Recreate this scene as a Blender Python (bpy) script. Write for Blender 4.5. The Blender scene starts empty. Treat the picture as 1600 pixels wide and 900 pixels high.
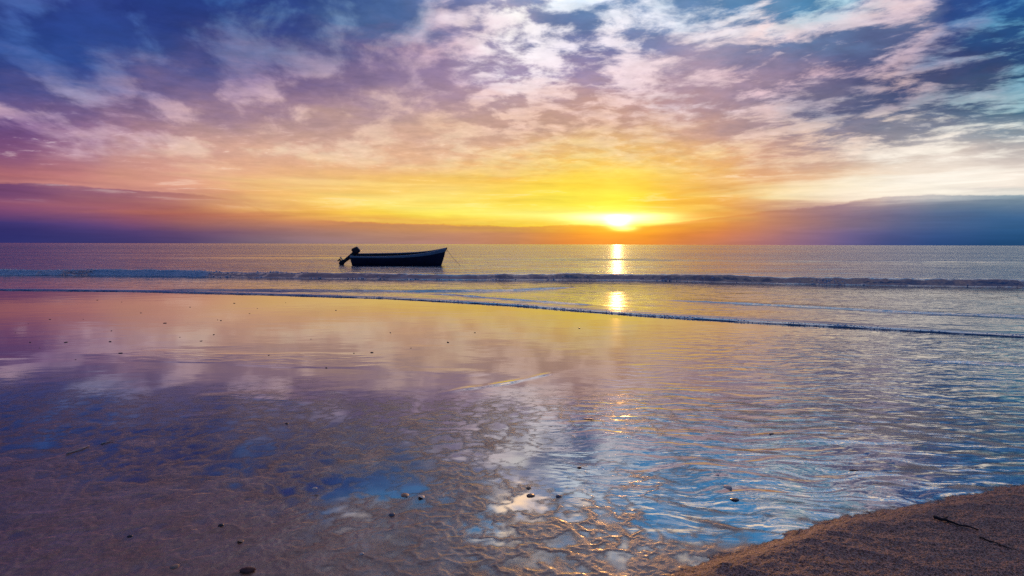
import bpy, bmesh, math, random
import numpy as np
from mathutils import Vector, Matrix

C = bpy.context.scene.collection
R = math.radians
rng = np.random.default_rng(11)
random.seed(5)

# ------------------------------------------------------------------ camera, sky, sun, exposure
CAM_H = 1.40
PITCH = R(4.4)
ROLL = R(0.16)
sc = bpy.context.scene
cam = bpy.data.cameras.new('camera')
cam.sensor_width = 36.0
cam.lens = 20.0
cam.clip_start = 0.05
cam.clip_end = 60000
camo = bpy.data.objects.new('camera', cam)
C.objects.link(camo)
camo.matrix_world = (Matrix.Translation((0, 0, CAM_H)) @ Matrix.Rotation(math.pi/2 - PITCH, 4, 'X')
                     @ Matrix.Rotation(ROLL, 4, 'Z'))
sc.camera = camo
sc.view_settings.view_transform = 'Standard'
sc.view_settings.look = 'None'
sc.view_settings.exposure = 0.0
sc.view_settings.gamma = 1.0
sc.view_settings.use_curve_mapping = False
sc.cycles.max_bounces = 8
sc.cycles.transparent_max_bounces = 12
sc.cycles.sample_clamp_direct = 12.0
sc.cycles.sample_clamp_indirect = 4.0
sc.cycles.use_denoising = False

SUN_AZ, SUN_EL = 10.45, 2.45          # degrees right of the view axis, above the horizon

# Chart of the cloud cover: colours read every 100 chart units round the compass and at uneven heights
# above the horizon (a gnomonic chart of the sky, 889 units to the radius); for each height the shaded
# cloud colours and the sunlit cloud colours.
CHART = {}
CHART[0]=("2d3a82 3a4f98 2b3b84 2f4a90 2b3f88 36508f 5a78a8 5d6fa0 b0a8c0 6d8cb8 8aa8c8 4c82b0 6f9cbf 4d8fba 7585a8 2a4a8c 2a5a9c",
      "5570b4 5f86c4 4a6ab0 3f72b8 5078b0 6f95bd 8fb2cc d0c0d0 fbf0ee c8d8e8 d8e0ee bcd8ec f0dcdc 86c8de e8d0d4 3f6aa4 4a86b8")
CHART[40]=("2e4488 2f4c96 30458c 2c3c7c 34488c 40588f 56709f 8a86ac b0a4bc 6c80aa 8a9ac0 8098bc 7c90b4 6a8cb4 7880a4 3e5088 2c6090",
       "4a68ac 5580c0 4a6cb2 42609c 6a90b8 6480aa 8098bc d8c0cc f6ecec e8e4ec f0eaf0 d8dce8 ecd6d4 c8c4d0 e6c8c8 6878a0 58a4c4")
CHART[80]=("2a4286 30509a 3c5496 44508c 4c4f88 6a6894 806c98 a088a8 b4a4bc 7a80ac 9890b4 c0a8b8 8c88a8 6a7298 4c5480 3f4c7c 26487c",
       "3d5ca4 4268b0 6284bc 5e74a8 74749c 9a94b0 b498ac d8b8c4 f4eaee e4dce8 e6d4dc ecd4d4 d8c4cc c8bccc a898b0 7888a8 6aa4c0")
CHART[120]=("3f4e90 444e8c 5a5c94 7a6c98 746490 7c6890 9880a0 b494ac b8a0bc b098b8 c8a8b4 c0a0b0 a48ca4 6c668c 58587e 4c5478 2c5478",
        "4c62a4 5c6ca4 8280a8 a48cb0 a48cac a898b4 bca4b8 d4b8c8 f0e4ea e8d4dc e6ccd0 e0c4c8 dcb8c0 b498a8 d0b0b0 9890a4 70a4b8")
CHART[160]=("7a6494 70648c 84688c 947898 a8849c b08c9c c09ca4 c8a0a4 d0a8a4 d8a89c d8a8a0 d0a4a4 a08c9c 646688 505c80 4c6080 346a88",
        "c0a0b4 b4a8c4 a890b0 c8a8b8 d0b0c0 d8b8bc dcbcb8 deb8b0 e4c4be e2beb8 e4c8c8 dcccd4 d4b8c0 8c94ac a094a4 7090a4 80b4c0")
CHART[200]=("6c4c80 7a5890 9c7090 b4848c c49490 c89888 d4a494 dcaa90 dca890 e2b08c e0ac90 d8a494 b08c90 84809a 5c6c8c 708098 6890a4",
        "9470a0 a080a8 b488a4 cca0a0 d8aca4 dcb09c e0b4a0 e8bc9c e8bca4 ecc0a0 eac0a8 e4bcb0 d8b4a8 d4b8b0 d8c8c0 f0e8e0 e8f0ec")
CHART[235]=("784a74 906488 b08088 c8928a d4a088 dca890 e2ac8c e6b08c ecb888 f4c474 f0be78 e6ac84 d0987c 9c8084 a8a0a0 e8dcd0 b0a8a8",
        "a47894 c4a0b8 c8a4b0 e0b8a8 ecc8a8 eac4a8 ecc4a4 f0caa8 f2cca0 f8d890 f4d09c f4cc9c e8b898 d8a890 faf0e4 fdf6ea fdf8ee")
CHART[270]=("a0606c b87078 c88474 d8947c e0a074 e8aa70 ecb06c f0b464 f4ba58 fccc48 fecc40 f4b450 e0a070 e4b890 f8ecd8 faf4e6 f4ece0",
        "b87880 c88480 d89480 e4a47c ecb080 f0bc80 f4c078 f6c674 f8cc6c fed858 ffd85c fcd080 f4c898 fdf0d4 fdf8ec fdf8ee fcf4e6")
CHART[284]=("a86468 bc7474 cc8878 dc9878 ecac6c f4ba64 f8c056 fac44c fcc43c ffd63c fece40 f4b048 dc9c60 f0d0a8 faf0dc fbf4e6 f6eee2",
        "b07070 c67c78 d28e7c e4a478 f0b46c f8c66c fcca60 fcd060 fed050 ffdc48 ffd44c f8be60 f0c080 fdeed0 fdf6e8 fdf8ec faf2e4")
CHART[292]=("6a4068 945a70 d88c7c e09a78 f0b068 f8c060 fcc850 fccc4c fdc638 ffd83c fed040 f4ae40 d89858 f8dcb0 fcf2de fcf4e6 f8f0e4",
        "6a4068 a06474 dc9480 e6a478 f2b668 f8c868 fccc58 fed058 fed040 ffdc40 ffd440 f8b850 f8d088 fdecc8 fdf6e4 fdf8ea faf2e6")
CHART[305]=("623c70 7c4c70 8c5468 bc7464 f0b060 fac458 fed058 fed24c fed038 ffe440 ffdc3c f8b848 f0c480 d8b098 b8a0a0 8c94a4 4c7088",
        "683f70 80506e 905868 c47c68 f2b664 facc60 fed868 fede60 fed848 ffe848 ffe040 fccc68 fce4a8 fdecd0 f8e8d8 d8d4d0 7c98a8")
CHART[320]=("8a5070 985868 985460 a05c58 e0a060 f6c04c fedc54 ffe048 fed830 ffe63c ffd030 f8a838 d09870 a88088 7c7890 4c6c88 44688c",
        "945874 a46468 a05c60 ac6858 ecb064 fad05c fee868 ffec60 ffe048 ffec48 ffd838 fab848 fcd890 e0b090 8c8498 547490 4c7090")
CHART[335]=("6c4074 8c5470 a05c64 ac6458 d08858 f0ac50 fed84c fee450 fff070 fff070 ffee60 f8b040 c88868 987480 6c6c8c 48648c 3c6490",
        "7c4874 985c70 a86460 b86c58 e0a05c f8bc54 fee05c ffec60 fff480 fff688 fff278 fcc450 d09068 a07c80 707090 4c6890 406894")
CHART[350]=("3a3470 54407a 7c4c70 9c6464 b87c68 c8845c d89050 f0b048 f8c840 fccc38 ffd030 f09838 c08068 8c7080 606488 42608c 305c88",)*2
CHART[365]=("2c2c68 3a3670 4c3c70 64486c 886470 a67a70 b48468 c08868 cc8c5c f49c34 f89c2c e08448 b47870 78648c 4a5484 305488 24507c",)*2
CHART[381]=("30306c 34346c 40386c 54446c 786474 947880 a88078 b48074 c4845c ec8c3c f08c34 d08058 a87078 70608c 3c4c80 24487c 204870",)*2


def rgb_row(s):
    return np.array([[int(w[i:i+2], 16) for i in (0, 2, 4)] for w in s.split()], float)


CHART_H = sorted(CHART)
SHADED = np.array([rgb_row(CHART[h][0]) for h in CHART_H])
SUNLIT = np.array([rgb_row(CHART[h][1]) for h in CHART_H])
for _i, _h in enumerate(CHART_H):                       # the heavy cloud on the left has few bright gaps
    if _h < 130:
        for _j in range(6):
            SUNLIT[_i, _j] += (0.42 - 0.05*_j)*(SHADED[_i, _j] - SUNLIT[_i, _j])
for _i, _h in enumerate(CHART_H):                       # a veil of thin pale cloud away from the sun
    if 190 < _h < 330:
        for _j in range(17):
            _v = (0.26 if _h < 300 else 0.18)*min(1.0, abs(_j - 9.6)/2.5)*min(1.0, _j/3)
            SHADED[_i, _j] += _v*(np.array([236, 206, 190.0]) - SHADED[_i, _j])
            SUNLIT[_i, _j] += _v*(np.array([250, 232, 214.0]) - SUNLIT[_i, _j])


SHADED[:6] *= np.array([0.90, 0.92, 0.95])
SUNLIT[:5, 7:] = np.minimum(SUNLIT[:5, 7:]*1.05, 255)


def chart_colour(tab, azimuth, elevation):
    a, e = R(max(-43.5, min(43.5, azimuth))), R(elevation)
    x, y, z = math.sin(a)*math.cos(e), math.cos(a)*math.cos(e), math.sin(e)
    fwd, up = y*math.cos(PITCH) - z*math.sin(PITCH), y*math.sin(PITCH) + z*math.cos(PITCH)
    cx = min(max(800 + 889*x/fwd, 0), 1600)
    cy = min(max(450 - 889*up/fwd, 0), 381)
    i = min(int(cx//100), 15)
    fx = cx/100 - i
    j = 0
    while j < len(CHART_H) - 2 and cy > CHART_H[j+1]:
        j += 1
    fy = (cy - CHART_H[j])/(CHART_H[j+1] - CHART_H[j])
    a0 = tab[j, i]*(1 - fx) + tab[j, i+1]*fx
    a1 = tab[j+1, i]*(1 - fx) + tab[j+1, i+1]*fx
    col = a0*(1 - fy) + a1*fy
    east = np.array([50, 94, 156.0])                   # the blue dusk side behind the camera
    if abs(azimuth) > 90:
        col = east*(0.8 if tab is SHADED else 1.1)
    elif abs(azimuth) > 50:
        col = 0.5*col + 0.5*east
    return tuple(col)


SKY_AZ = [-100, -62] + [-43.5 + i*87/26 for i in range(27)] + [62, 100]
SKY = []
for _el in (0, 0.5, 1.0, 1.5, 2.0, 2.5, 3.0, 3.5, 4.0, 4.5, 5.0, 5.5, 6.2, 7.2, 8.5, 10, 11.5, 13, 14.5, 16, 18, 20, 22.5):
    SKY.append((_el, [chart_colour(SHADED, a, _el) for a in SKY_AZ], [chart_colour(SUNLIT, a, _el) for a in SKY_AZ]))


# heights above the chart, up to the zenith: blue gaps between pale clouds in the middle and on the right,
# left grey purple and upper mauve are unseen, shaped for the light on sand
HIGH = ((25.0, (60, 64, 104), (108, 92, 120), (56, 118, 168), (240, 212, 184)),
        (29, (64, 68, 98), (128, 112, 124), (60, 126, 176), (248, 220, 188)),
        (34, (68, 80, 124), (140, 132, 148), (56, 128, 192), (244, 220, 196)),
        (42, (92, 88, 116), (190, 164, 168), (84, 120, 160), (222, 200, 196)),
        (60, (122, 110, 134), (194, 174, 178), (122, 112, 138), (194, 176, 182)),
        (90, (92, 102, 140), (160, 162, 182), (92, 102, 140), (160, 162, 182)))
for _el, _dl, _ll, _dr, _lr in HIGH:
    _row = [], []
    for _a in SKY_AZ:
        _w = min(max((_a + 26)/15, 0), 1) if _a < 60 else 0.6
        _row[0].append(tuple(p*(1 - _w) + q*_w for p, q in zip(_dl, _dr)))
        _row[1].append(tuple(p*(1 - _w) + q*_w for p, q in zip(_ll, _lr)))
    if _el < 80:                                        # the dusk side stays blue
        for _q in (0, -1):
            _row[0][_q], _row[1][_q] = (42, 82, 146), (66, 112, 176)
    SKY.append((_el, _row[0], _row[1]))


def lin(h, g=1.0):
    """display colour (RRGGBB text or 0-255 numbers) to linear light"""
    out = []
    for i in (0, 1, 2):
        c = (int(h[2*i:2*i+2], 16) if isinstance(h, str) else h[i])/255.0
        c = c/12.92 if c <= 0.04045 else ((c + 0.055)/1.055)**2.4
        out.append(c*g)
    return (out[0], out[1], out[2], 1.0)


class NG:
    """Short hand for building a node tree."""
    def __init__(self, tree):
        self.t = tree
        tree.nodes.clear()

    def node(self, typ, **kw):
        n = self.t.nodes.new(typ)
        for k, v in kw.items():
            setattr(n, k, v)
        return n

    def put(self, sock, v):
        if v is None:
            return
        if isinstance(v, bpy.types.NodeSocket):
            self.t.links.new(v, sock)
        elif isinstance(v, (tuple, list)) and len(v) == 3 and sock.type == 'RGBA':
            sock.default_value = (*v, 1.0)
        else:
            sock.default_value = v

    def m(self, op, a, b=None, c=None, clamp=False):
        n = self.node('ShaderNodeMath', operation=op, use_clamp=clamp)
        for i, v in enumerate((a, b, c)):
            self.put(n.inputs[i], v)
        return n.outputs[0]

    def vm(self, op, a, b=None, s=None):
        n = self.node('ShaderNodeVectorMath', operation=op)
        self.put(n.inputs[0], a)
        self.put(n.inputs[1], b)
        if s is not None:
            self.put(n.inputs['Scale'], s)
        return n.outputs['Value'] if op in ('DOT_PRODUCT', 'LENGTH', 'DISTANCE') else n.outputs['Vector']

    def xyz(self, x, y, z):
        n = self.node('ShaderNodeCombineXYZ')
        for i, v in enumerate((x, y, z)):
            self.put(n.inputs[i], v)
        return n.outputs[0]

    def sep(self, v):
        n = self.node('ShaderNodeSeparateXYZ')
        self.put(n.inputs[0], v)
        return n.outputs

    def mr(self, v, a, b, c=0.0, d=1.0, smooth=False):
        n = self.node('ShaderNodeMapRange', interpolation_type='SMOOTHSTEP' if smooth else 'LINEAR')
        for i, q in enumerate((v, a, b, c, d)):
            self.put(n.inputs[i], q)
        return n.outputs[0]

    def mix(self, f, a, b, typ='RGBA', blend='MIX'):
        n = self.node('ShaderNodeMix', data_type=typ, blend_type=blend)
        ins = {'RGBA': (0, 6, 7), 'FLOAT': (0, 2, 3)}[typ]
        for i, v in zip(ins, (f, a, b)):
            self.put(n.inputs[i], v)
        return n.outputs[2 if typ == 'RGBA' else 0]

    def noise(self, vec, scale=1.0, detail=4.0, rough=0.5, dist=0.0, lac=2.0, out=0):
        n = self.node('ShaderNodeTexNoise', noise_dimensions='3D')
        for k, v in (('Vector', vec), ('Scale', scale), ('Detail', detail), ('Roughness', rough),
                     ('Lacunarity', lac), ('Distortion', dist)):
            self.put(n.inputs[k], v)
        return n.outputs[out]

    def ramp(self, f, stops, interp='LINEAR'):
        n = self.node('ShaderNodeValToRGB')
        cr = n.color_ramp
        cr.interpolation = interp
        while len(cr.elements) > 1:
            cr.elements.remove(cr.elements[-1])
        cr.elements[0].position, cr.elements[0].color = stops[0]
        for p, c in stops[1:]:
            e = cr.elements.new(p)
            e.color = c
        self.put(n.inputs[0], f)
        return n.outputs[0]


def sky_angles(cx, cy):
    x, v = (cx - 800)/889, (450 - cy)/889
    yy, zz = math.cos(PITCH) + v*math.sin(PITCH), -math.sin(PITCH) + v*math.cos(PITCH)
    return math.degrees(math.atan2(x, yy)), math.degrees(math.atan2(zz, math.hypot(x, yy)))


BANK_EDGE = [sky_angles(a, b) for a, b in ((-40, 288), (0, 288), (100, 291), (200, 297), (300, 303), (375, 314), (400, 326), (430, 341), (520, 347), (620, 351),
                                           (700, 353), (900, 353), (1000, 357), (1060, 350), (1130, 338), (1200, 326), (1300, 318), (1380, 308),
                                           (1450, 304), (1600, 305), (1640, 305))]


def build_sky():
    w = bpy.data.worlds.new('World')
    sc.world = w
    w.use_nodes = True
    g = NG(w.node_tree)
    d = g.node('ShaderNodeTexCoord').outputs['Generated']
    d = g.vm('NORMALIZE', d)
    x, y, z = g.sep(d)
    az = g.m('ARCTAN2', x, y)                                   # radians, 0 = view axis
    el = g.m('MULTIPLY', g.m('ARCSINE', z), 180/math.pi)        # degrees
    el = g.m('MAXIMUM', el, 0.0)
    azd = g.m('MULTIPLY', az, 180/math.pi)

    # the cloud deck as a plane high overhead: features shrink and flatten to the horizon
    inv = g.m('DIVIDE', 1.0, g.m('ADD', g.m('MAXIMUM', z, 0.0), 0.19))
    px, py = g.m('MULTIPLY', x, inv), g.m('MULTIPLY', y, inv)
    deck = g.xyz(px, py, 0.0)

    def streak(ang, along, across, scale, detail, rough, seed, dist=0.0):
        a = R(ang)
        u = g.m('ADD', g.m('MULTIPLY', px, math.sin(a)), g.m('MULTIPLY', py, math.cos(a)))
        v = g.m('SUBTRACT', g.m('MULTIPLY', px, math.cos(a)), g.m('MULTIPLY', py, math.sin(a)))
        return g.noise(g.xyz(g.m('MULTIPLY', u, along), g.m('MULTIPLY', v, across), seed), scale, detail, rough, dist)

    left = streak(-14, 0.72, 1.0, 4.4, 9, 0.55, 3.1, 0.2)
    right = streak(-58, 0.66, 1.0, 7.4, 11, 0.62, 9.4, 0.2)
    mid = g.noise(g.vm('MULTIPLY', deck, (0.8, 1.0, 1.0)), 7.2, 11, 0.60, 0.2)
    # horizontal bars of cloud low over the sea
    bars = g.noise(g.xyz(g.m('MULTIPLY', azd, 0.055), g.m('MULTIPLY', el, 0.62), 1.7), 1.0, 7, 0.56, 0.35)
    wr = g.mr(azd, 8, 24, 0, 1, True)
    wl = g.mr(azd, -14, 0, 1, 0, True)
    n = g.mix(wr, mid, right, 'FLOAT')
    n = g.mix(wl, n, left, 'FLOAT')
    n = g.m('SUBTRACT', n, g.m('ADD', g.m('MULTIPLY', wr, 0.030), g.m('ADD', g.m('MULTIPLY', wl, 0.050), g.mr(el, 21, 24, 0.0, 0.035))))
    low = g.mr(el, 4.0, 10.0, 1, 0, True)
    n = g.mix(low, n, bars, 'FLOAT')
    # tilt of the low cloud banks and the ragged edge every look-up gets
    w1 = g.noise(g.xyz(g.m('MULTIPLY', azd, 0.10), g.m('MULTIPLY', el, 0.42), 5.0), 1.0, 5, 0.6)
    w2 = g.noise(g.xyz(g.m('MULTIPLY', azd, 0.16), g.m('MULTIPLY', el, 0.30), 8.0), 1.0, 5, 0.6)
    amp = g.mr(el, 0.5, 12.0, 0.12, 1.0)
    ele = g.m('ADD', el, g.m('MULTIPLY', g.m('MULTIPLY', g.m('SUBTRACT', w1, 0.5), 5.5), g.m('MULTIPLY', amp, g.mr(el, 2, 14, 0.55, 1.0))))
    aze = g.m('ADD', azd, g.m('MULTIPLY', g.m('SUBTRACT', w2, 0.5), g.m('MULTIPLY', amp, 13.0)))
    ele = g.m('MAXIMUM', ele, 0.0)
    # top of the cloud bank that lies along the horizon: a crisp, slightly ragged edge
    f0 = g.m('ADD', g.m('DIVIDE', azd, 200.0), 0.5, clamp=True)
    edge = g.ramp(f0, [(a/200.0 + 0.5, (h/10, h/10, h/10, 1)) for a, h in BANK_EDGE])
    edge = g.m('ADD', g.m('MULTIPLY', edge, 10.0), g.m('MULTIPLY', g.m('SUBTRACT', bars, 0.5), 1.1))
    edge = g.m('ADD', edge, g.m('MULTIPLY', g.m('SUBTRACT', g.noise(g.xyz(g.m('MULTIPLY', azd, 0.9), g.m('MULTIPLY', el, 1.5), 2.0), 1.0, 4, 0.6), 0.5), 0.35))
    above = g.mr(g.m('SUBTRACT', el, edge), -0.10, 0.10, 0, 1, True)
    gap = g.m('DIVIDE', g.m('ADD', azd, 21.5), 4.5)
    gap = g.m('MULTIPLY', g.m('SUBTRACT', 1.0, g.m('EXPONENT', g.m('MULTIPLY', g.m('MULTIPLY', gap, gap), -1.0))), 0.45)
    ele = g.mix(above, g.m('MINIMUM', ele, g.m('SUBTRACT', edge, gap)), g.m('MAXIMUM', ele, g.m('ADD', edge, gap)), 'FLOAT')
    ele = g.m('MAXIMUM', ele, 0.0)
    f = g.m('ADD', g.m('DIVIDE', aze, 200.0), 0.5, clamp=True)

    dark = lit = None
    prev = 0
    for i, (e, dd, ll) in enumerate(SKY):
        pos = [a/200.0 + 0.5 for a in SKY_AZ]
        rd = g.ramp(f, [(p, lin(h)) for p, h in zip(pos, dd)])
        rl = rd if dd == ll else g.ramp(f, [(p, lin(h)) for p, h in zip(pos, ll)])
        if dark is None:
            dark, lit = rd, rl
        else:
            t = g.mr(ele, prev, e)
            dark, lit = g.mix(t, dark, rd), g.mix(t, lit, rl)
        prev = e
    cov = g.mr(n, 0.41, 0.58, 0, 1, True)
    col = g.mix(cov, dark, lit)
    # fine wisps: sunlit shreds and dark shreds inside every mass
    fine = g.noise(g.vm('MULTIPLY', deck, (0.75, 1.0, 1.0)), 17.0, 8, 0.60, 0.2)
    fine = g.mix(low, fine, g.noise(g.xyz(g.m('MULTIPLY', azd, 0.16), g.m('MULTIPLY', el, 1.7), 4.4), 1.0, 7, 0.62, 0.4), 'FLOAT')
    gain = g.mr(fine, 0.25, 0.75, -1.0, 1.0)
    depth = g.m('MULTIPLY', g.mr(el, 0.8, 9, 0.10, 0.18), g.mr(el, 7, 12, 1.0, 0.75))
    gain = g.m('ADD', 1.0, g.m('MULTIPLY', gain, depth))
    col = g.vm('SCALE', col, None, gain)
    wisp = g.m('MULTIPLY', g.mr(fine, 0.57, 0.68, 0, 0.75, True), g.m('MULTIPLY', g.mr(el, 2.8, 4.5), g.mr(el, 11, 7)))
    puff = g.m('MULTIPLY', g.mr(g.m('ADD', g.m('MULTIPLY', n, 0.7), g.m('MULTIPLY', fine, 0.3)), 0.55, 0.64, 0, 0.6, True), g.m('MULTIPLY', g.mr(el, 8, 12), g.mr(el, 23.5, 22)))
    puff = g.m('MULTIPLY', puff, g.mr(azd, -18, -4, 0.12, 1.0))
    col = g.mix(puff, col, g.vm('ADD', g.vm('SCALE', lit, None, 0.80), (0.22, 0.20, 0.20)))
    col = g.mix(wisp, col, g.vm('ADD', g.vm('SCALE', lit, None, 0.85), (0.20, 0.19, 0.18)))
    col = g.vm('SCALE', col, None, g.m('ADD', 1.0, g.m('MULTIPLY', g.mr(el, 21.8, 25.5, 0.0, 1.0), g.mr(y, 0.1, 0.7, 0.0, 0.95))))      # unseen sky above the view, ahead only, boosted to brighten the pool reflections

    # the sun behind the bank: core, yellow aureole, and the slit of clear sky it shines through
    sd = Vector((math.sin(R(SUN_AZ))*math.cos(R(SUN_EL)), math.cos(R(SUN_AZ))*math.cos(R(SUN_EL)), math.sin(R(SUN_EL))))
    da = g.m('SUBTRACT', azd, SUN_AZ)
    de = g.m('SUBTRACT', el, SUN_EL)
    wob = g.m('MULTIPLY', g.m('SUBTRACT', bars, 0.5), 2.2)

    def blob(sa, se, off=0.0, wobble=0.0, offa=0.0):
        a = g.m('DIVIDE', g.m('SUBTRACT', da, offa), sa)
        ee = g.m('SUBTRACT', de, off)
        if wobble:
            ee = g.m('ADD', ee, g.m('MULTIPLY', wob, wobble))
        b = g.m('DIVIDE', ee, se)
        q = g.m('ADD', g.m('MULTIPLY', a, a), g.m('MULTIPLY', b, b))
        return g.m('EXPONENT', g.m('MULTIPLY', q, -1.0))
    front = g.mr(y, 0.0, 0.2)
    def add(col, b, rgb):
        return g.vm('ADD', col, g.vm('SCALE', rgb, None, g.m('MULTIPLY', b, front)))
    col = add(col, blob(0.95, 0.33, 0.12, 1.3), (2.6, 2.1, 1.2))
    col = add(col, blob(4.4, 0.40, 0.20, 0.6), (2.0, 1.65, 0.75))
    col = add(col, blob(1.0, 0.28, -0.70, 0.6, 0.6), (2.0, 1.5, 0.4))
    col = add(col, blob(3.2, 2.6, 0.0), (0.22, 0.12, 0.0))

    col = add(col, blob(2.6, 3.0, 2.2), (0.13, 0.11, 0.02))

    # a sunlit cloud overhead, just above the top of the view
    shred = g.m('MULTIPLY', blob(3.0, 2.3, 23.3, 0.0, -8.0), g.mr(n, 0.36, 0.52, 0.1, 1.0, True))
    col = add(col, shred, (1.2, 0.66, 0.22))

    sky = g.node('ShaderNodeTexSky', sky_type='NISHITA', sun_disc=False)
    sky.sun_elevation = R(SUN_EL)
    sky.sun_rotation = R(SUN_AZ)
    b1 = g.node('ShaderNodeBackground')
    g.put(b1.inputs[0], sky.outputs[0])
    b1.inputs[1].default_value = 0.10
    b2 = g.node('ShaderNodeBackground')
    g.put(b2.inputs[0], col)
    cover = g.mr(el, 24, 60, 1.0, 0.8)
    ms = g.node('ShaderNodeMixShader')
    g.put(ms.inputs[0], cover)
    g.put(ms.inputs[1], b1.outputs[0])
    g.put(ms.inputs[2], b2.outputs[0])
    out = g.node('ShaderNodeOutputWorld')
    g.put(out.inputs[0], ms.outputs[0])


build_sky()

sun = bpy.data.lights.new('sun', 'SUN')
sun.energy = 1.0
sun.angle = R(0.6)
sun.color = (1.0, 0.45, 0.14)
suno = bpy.data.objects.new('sun', sun)
C.objects.link(suno)
suno.rotation_euler = (R(90 - SUN_EL), 0, R(180 - SUN_AZ))
suno.location = (20, 100, 30)


# ------------------------------------------------------------------ helpers for layout and shapes
F_PX = 889.0


def ground_at(px, py, z=0.0):
    """the point of the level z that lies under a chart position (same chart as the sky's)"""
    cx, cz = (px - 800)/F_PX, (450 - py)/F_PX
    cx, cz = cx*math.cos(ROLL) - cz*math.sin(ROLL), cx*math.sin(ROLL) + cz*math.cos(ROLL)
    wy = math.cos(PITCH) + cz*math.sin(PITCH)
    wz = -math.sin(PITCH) + cz*math.cos(PITCH)
    t = (z - CAM_H)/wz
    return np.array([cx*t, wy*t])


def curve_pts(pts):
    return np.array([ground_at(a, b) for a, b in pts])


def along(pts, x):
    """height y of a shore curve at x, carried on level past its ends"""
    p = pts[np.argsort(pts[:, 0])]
    s0 = (p[1, 1] - p[0, 1])/(p[1, 0] - p[0, 0])
    s1 = (p[-1, 1] - p[-2, 1])/(p[-1, 0] - p[-2, 0])
    y = np.interp(x, p[:, 0], p[:, 1])
    y = np.where(x < p[0, 0], p[0, 1] + 0.5*s0*(x - p[0, 0]), y)
    return np.where(x > p[-1, 0], p[-1, 1] + 0.5*s1*np.minimum(x - p[-1, 0], 6), y)


PERM = np.random.default_rng(3).permutation(256)
PERM = np.concatenate([PERM, PERM, PERM])
GRAD = np.array([[math.cos(a), math.sin(a)] for a in np.linspace(0, 2*math.pi, 32, endpoint=False)])


def perlin(x, y):
    xi, yi = np.floor(x).astype(int), np.floor(y).astype(int)
    xf, yf = x - xi, y - yi
    xi &= 255
    yi &= 255
    u, v = xf**3*(xf*(xf*6 - 15) + 10), yf**3*(yf*(yf*6 - 15) + 10)

    def gr(ix, iy, dx, dy):
        h = GRAD[PERM[PERM[ix] + iy] & 31]
        return h[..., 0]*dx + h[..., 1]*dy
    a = gr(xi, yi, xf, yf)
    b = gr((xi + 1) & 255, yi, xf - 1, yf)
    c = gr(xi, (yi + 1) & 255, xf, yf - 1)
    d = gr((xi + 1) & 255, (yi + 1) & 255, xf - 1, yf - 1)
    return (a*(1 - u) + b*u)*(1 - v) + (c*(1 - u) + d*u)*v*1.0


def fbm(x, y, octaves=4, rough=0.5):
    s, a, t = 0, 1.0, 0.0
    for i in range(octaves):
        s = s + a*perlin(x*2**i + 17.3*i, y*2**i - 9.1*i)
        t += a
        a *= rough
    return s/t*1.5


def sstep(a, b, x):
    t = np.clip((x - a)/(b - a), 0, 1)
    return t*t*(3 - 2*t)


def grid_object(name, X, Y, Z, mat, attrs=None):
    nr, nc = X.shape
    me = bpy.data.meshes.new(name)
    co = np.stack([X, Y, Z], -1).reshape(-1, 3).astype(np.float32)
    i = np.arange(nr*nc).reshape(nr, nc)
    q = np.stack([i[:-1, :-1], i[:-1, 1:], i[1:, 1:], i[1:, :-1]], -1).reshape(-1, 4)
    me.vertices.add(len(co))
    me.vertices.foreach_set('co', co.ravel())
    me.loops.add(q.size)
    me.loops.foreach_set('vertex_index', q.ravel().astype(np.int32))
    me.polygons.add(len(q))
    me.polygons.foreach_set('loop_start', np.arange(0, q.size, 4, dtype=np.int32))
    me.update(calc_edges=True)
    me.polygons.foreach_set('use_smooth', np.ones(len(q), dtype=bool))
    for k, v in (attrs or {}).items():
        at = me.attributes.new(k, 'FLOAT', 'POINT')
        at.data.foreach_set('value', np.broadcast_to(v, X.shape).astype(np.float32).ravel())
    me.materials.append(mat)
    o = bpy.data.objects.new(name, me)
    C.objects.link(o)
    return o


def mesh_object(name, verts, faces, mat, parent=None, smooth=True):
    me = bpy.data.meshes.new(name)
    me.from_pydata([tuple(v) for v in verts], [], [tuple(f) for f in faces])
    me.update()
    bm = bmesh.new()
    bm.from_mesh(me)
    bmesh.ops.recalc_face_normals(bm, faces=bm.faces)
    bm.to_mesh(me)
    bm.free()
    for p in me.polygons:
        p.use_smooth = smooth
    me.materials.append(mat)
    o = bpy.data.objects.new(name, me)
    C.objects.link(o)
    if parent is not None:
        o.parent = parent
    return o


def tag(o, label=None, cat=None, group=None, kind=None):
    for k, v in (('label', label), ('category', cat), ('group', group), ('kind', kind)):
        if v:
            o[k] = v
    return o


# ------------------------------------------------------------------ materials
def material(name):
    m = bpy.data.materials.new(name)
    m.use_nodes = True
    return m, NG(m.node_tree)


def principled(g, color, rough=0.5, spec=0.5, ior=1.45, normal=None, **kw):
    b = g.node('ShaderNodeBsdfPrincipled')
    g.put(b.inputs['Base Color'], color)
    g.put(b.inputs['Roughness'], rough)
    g.put(b.inputs['Specular IOR Level'], spec)
    g.put(b.inputs['IOR'], ior)
    g.put(b.inputs['Normal'], normal)
    for k, v in kw.items():
        g.put(b.inputs[k], v)
    return b.outputs[0]


def finish(g, shader):
    o = g.node('ShaderNodeOutputMaterial')
    g.put(o.inputs[0], shader)


def bump(g, h, strength=1.0, dist=1.0, normal=None):
    b = g.node('ShaderNodeBump')
    g.put(b.inputs['Strength'], strength)
    g.put(b.inputs['Distance'], dist)
    g.put(b.inputs['Height'], h)
    g.put(b.inputs['Normal'], normal)
    return b.outputs[0]


def attr(g, name):
    return g.node('ShaderNodeAttribute', attribute_name=name).outputs['Fac']


def obj_coord(g):
    return g.node('ShaderNodeTexCoord').outputs['Object']


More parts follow.
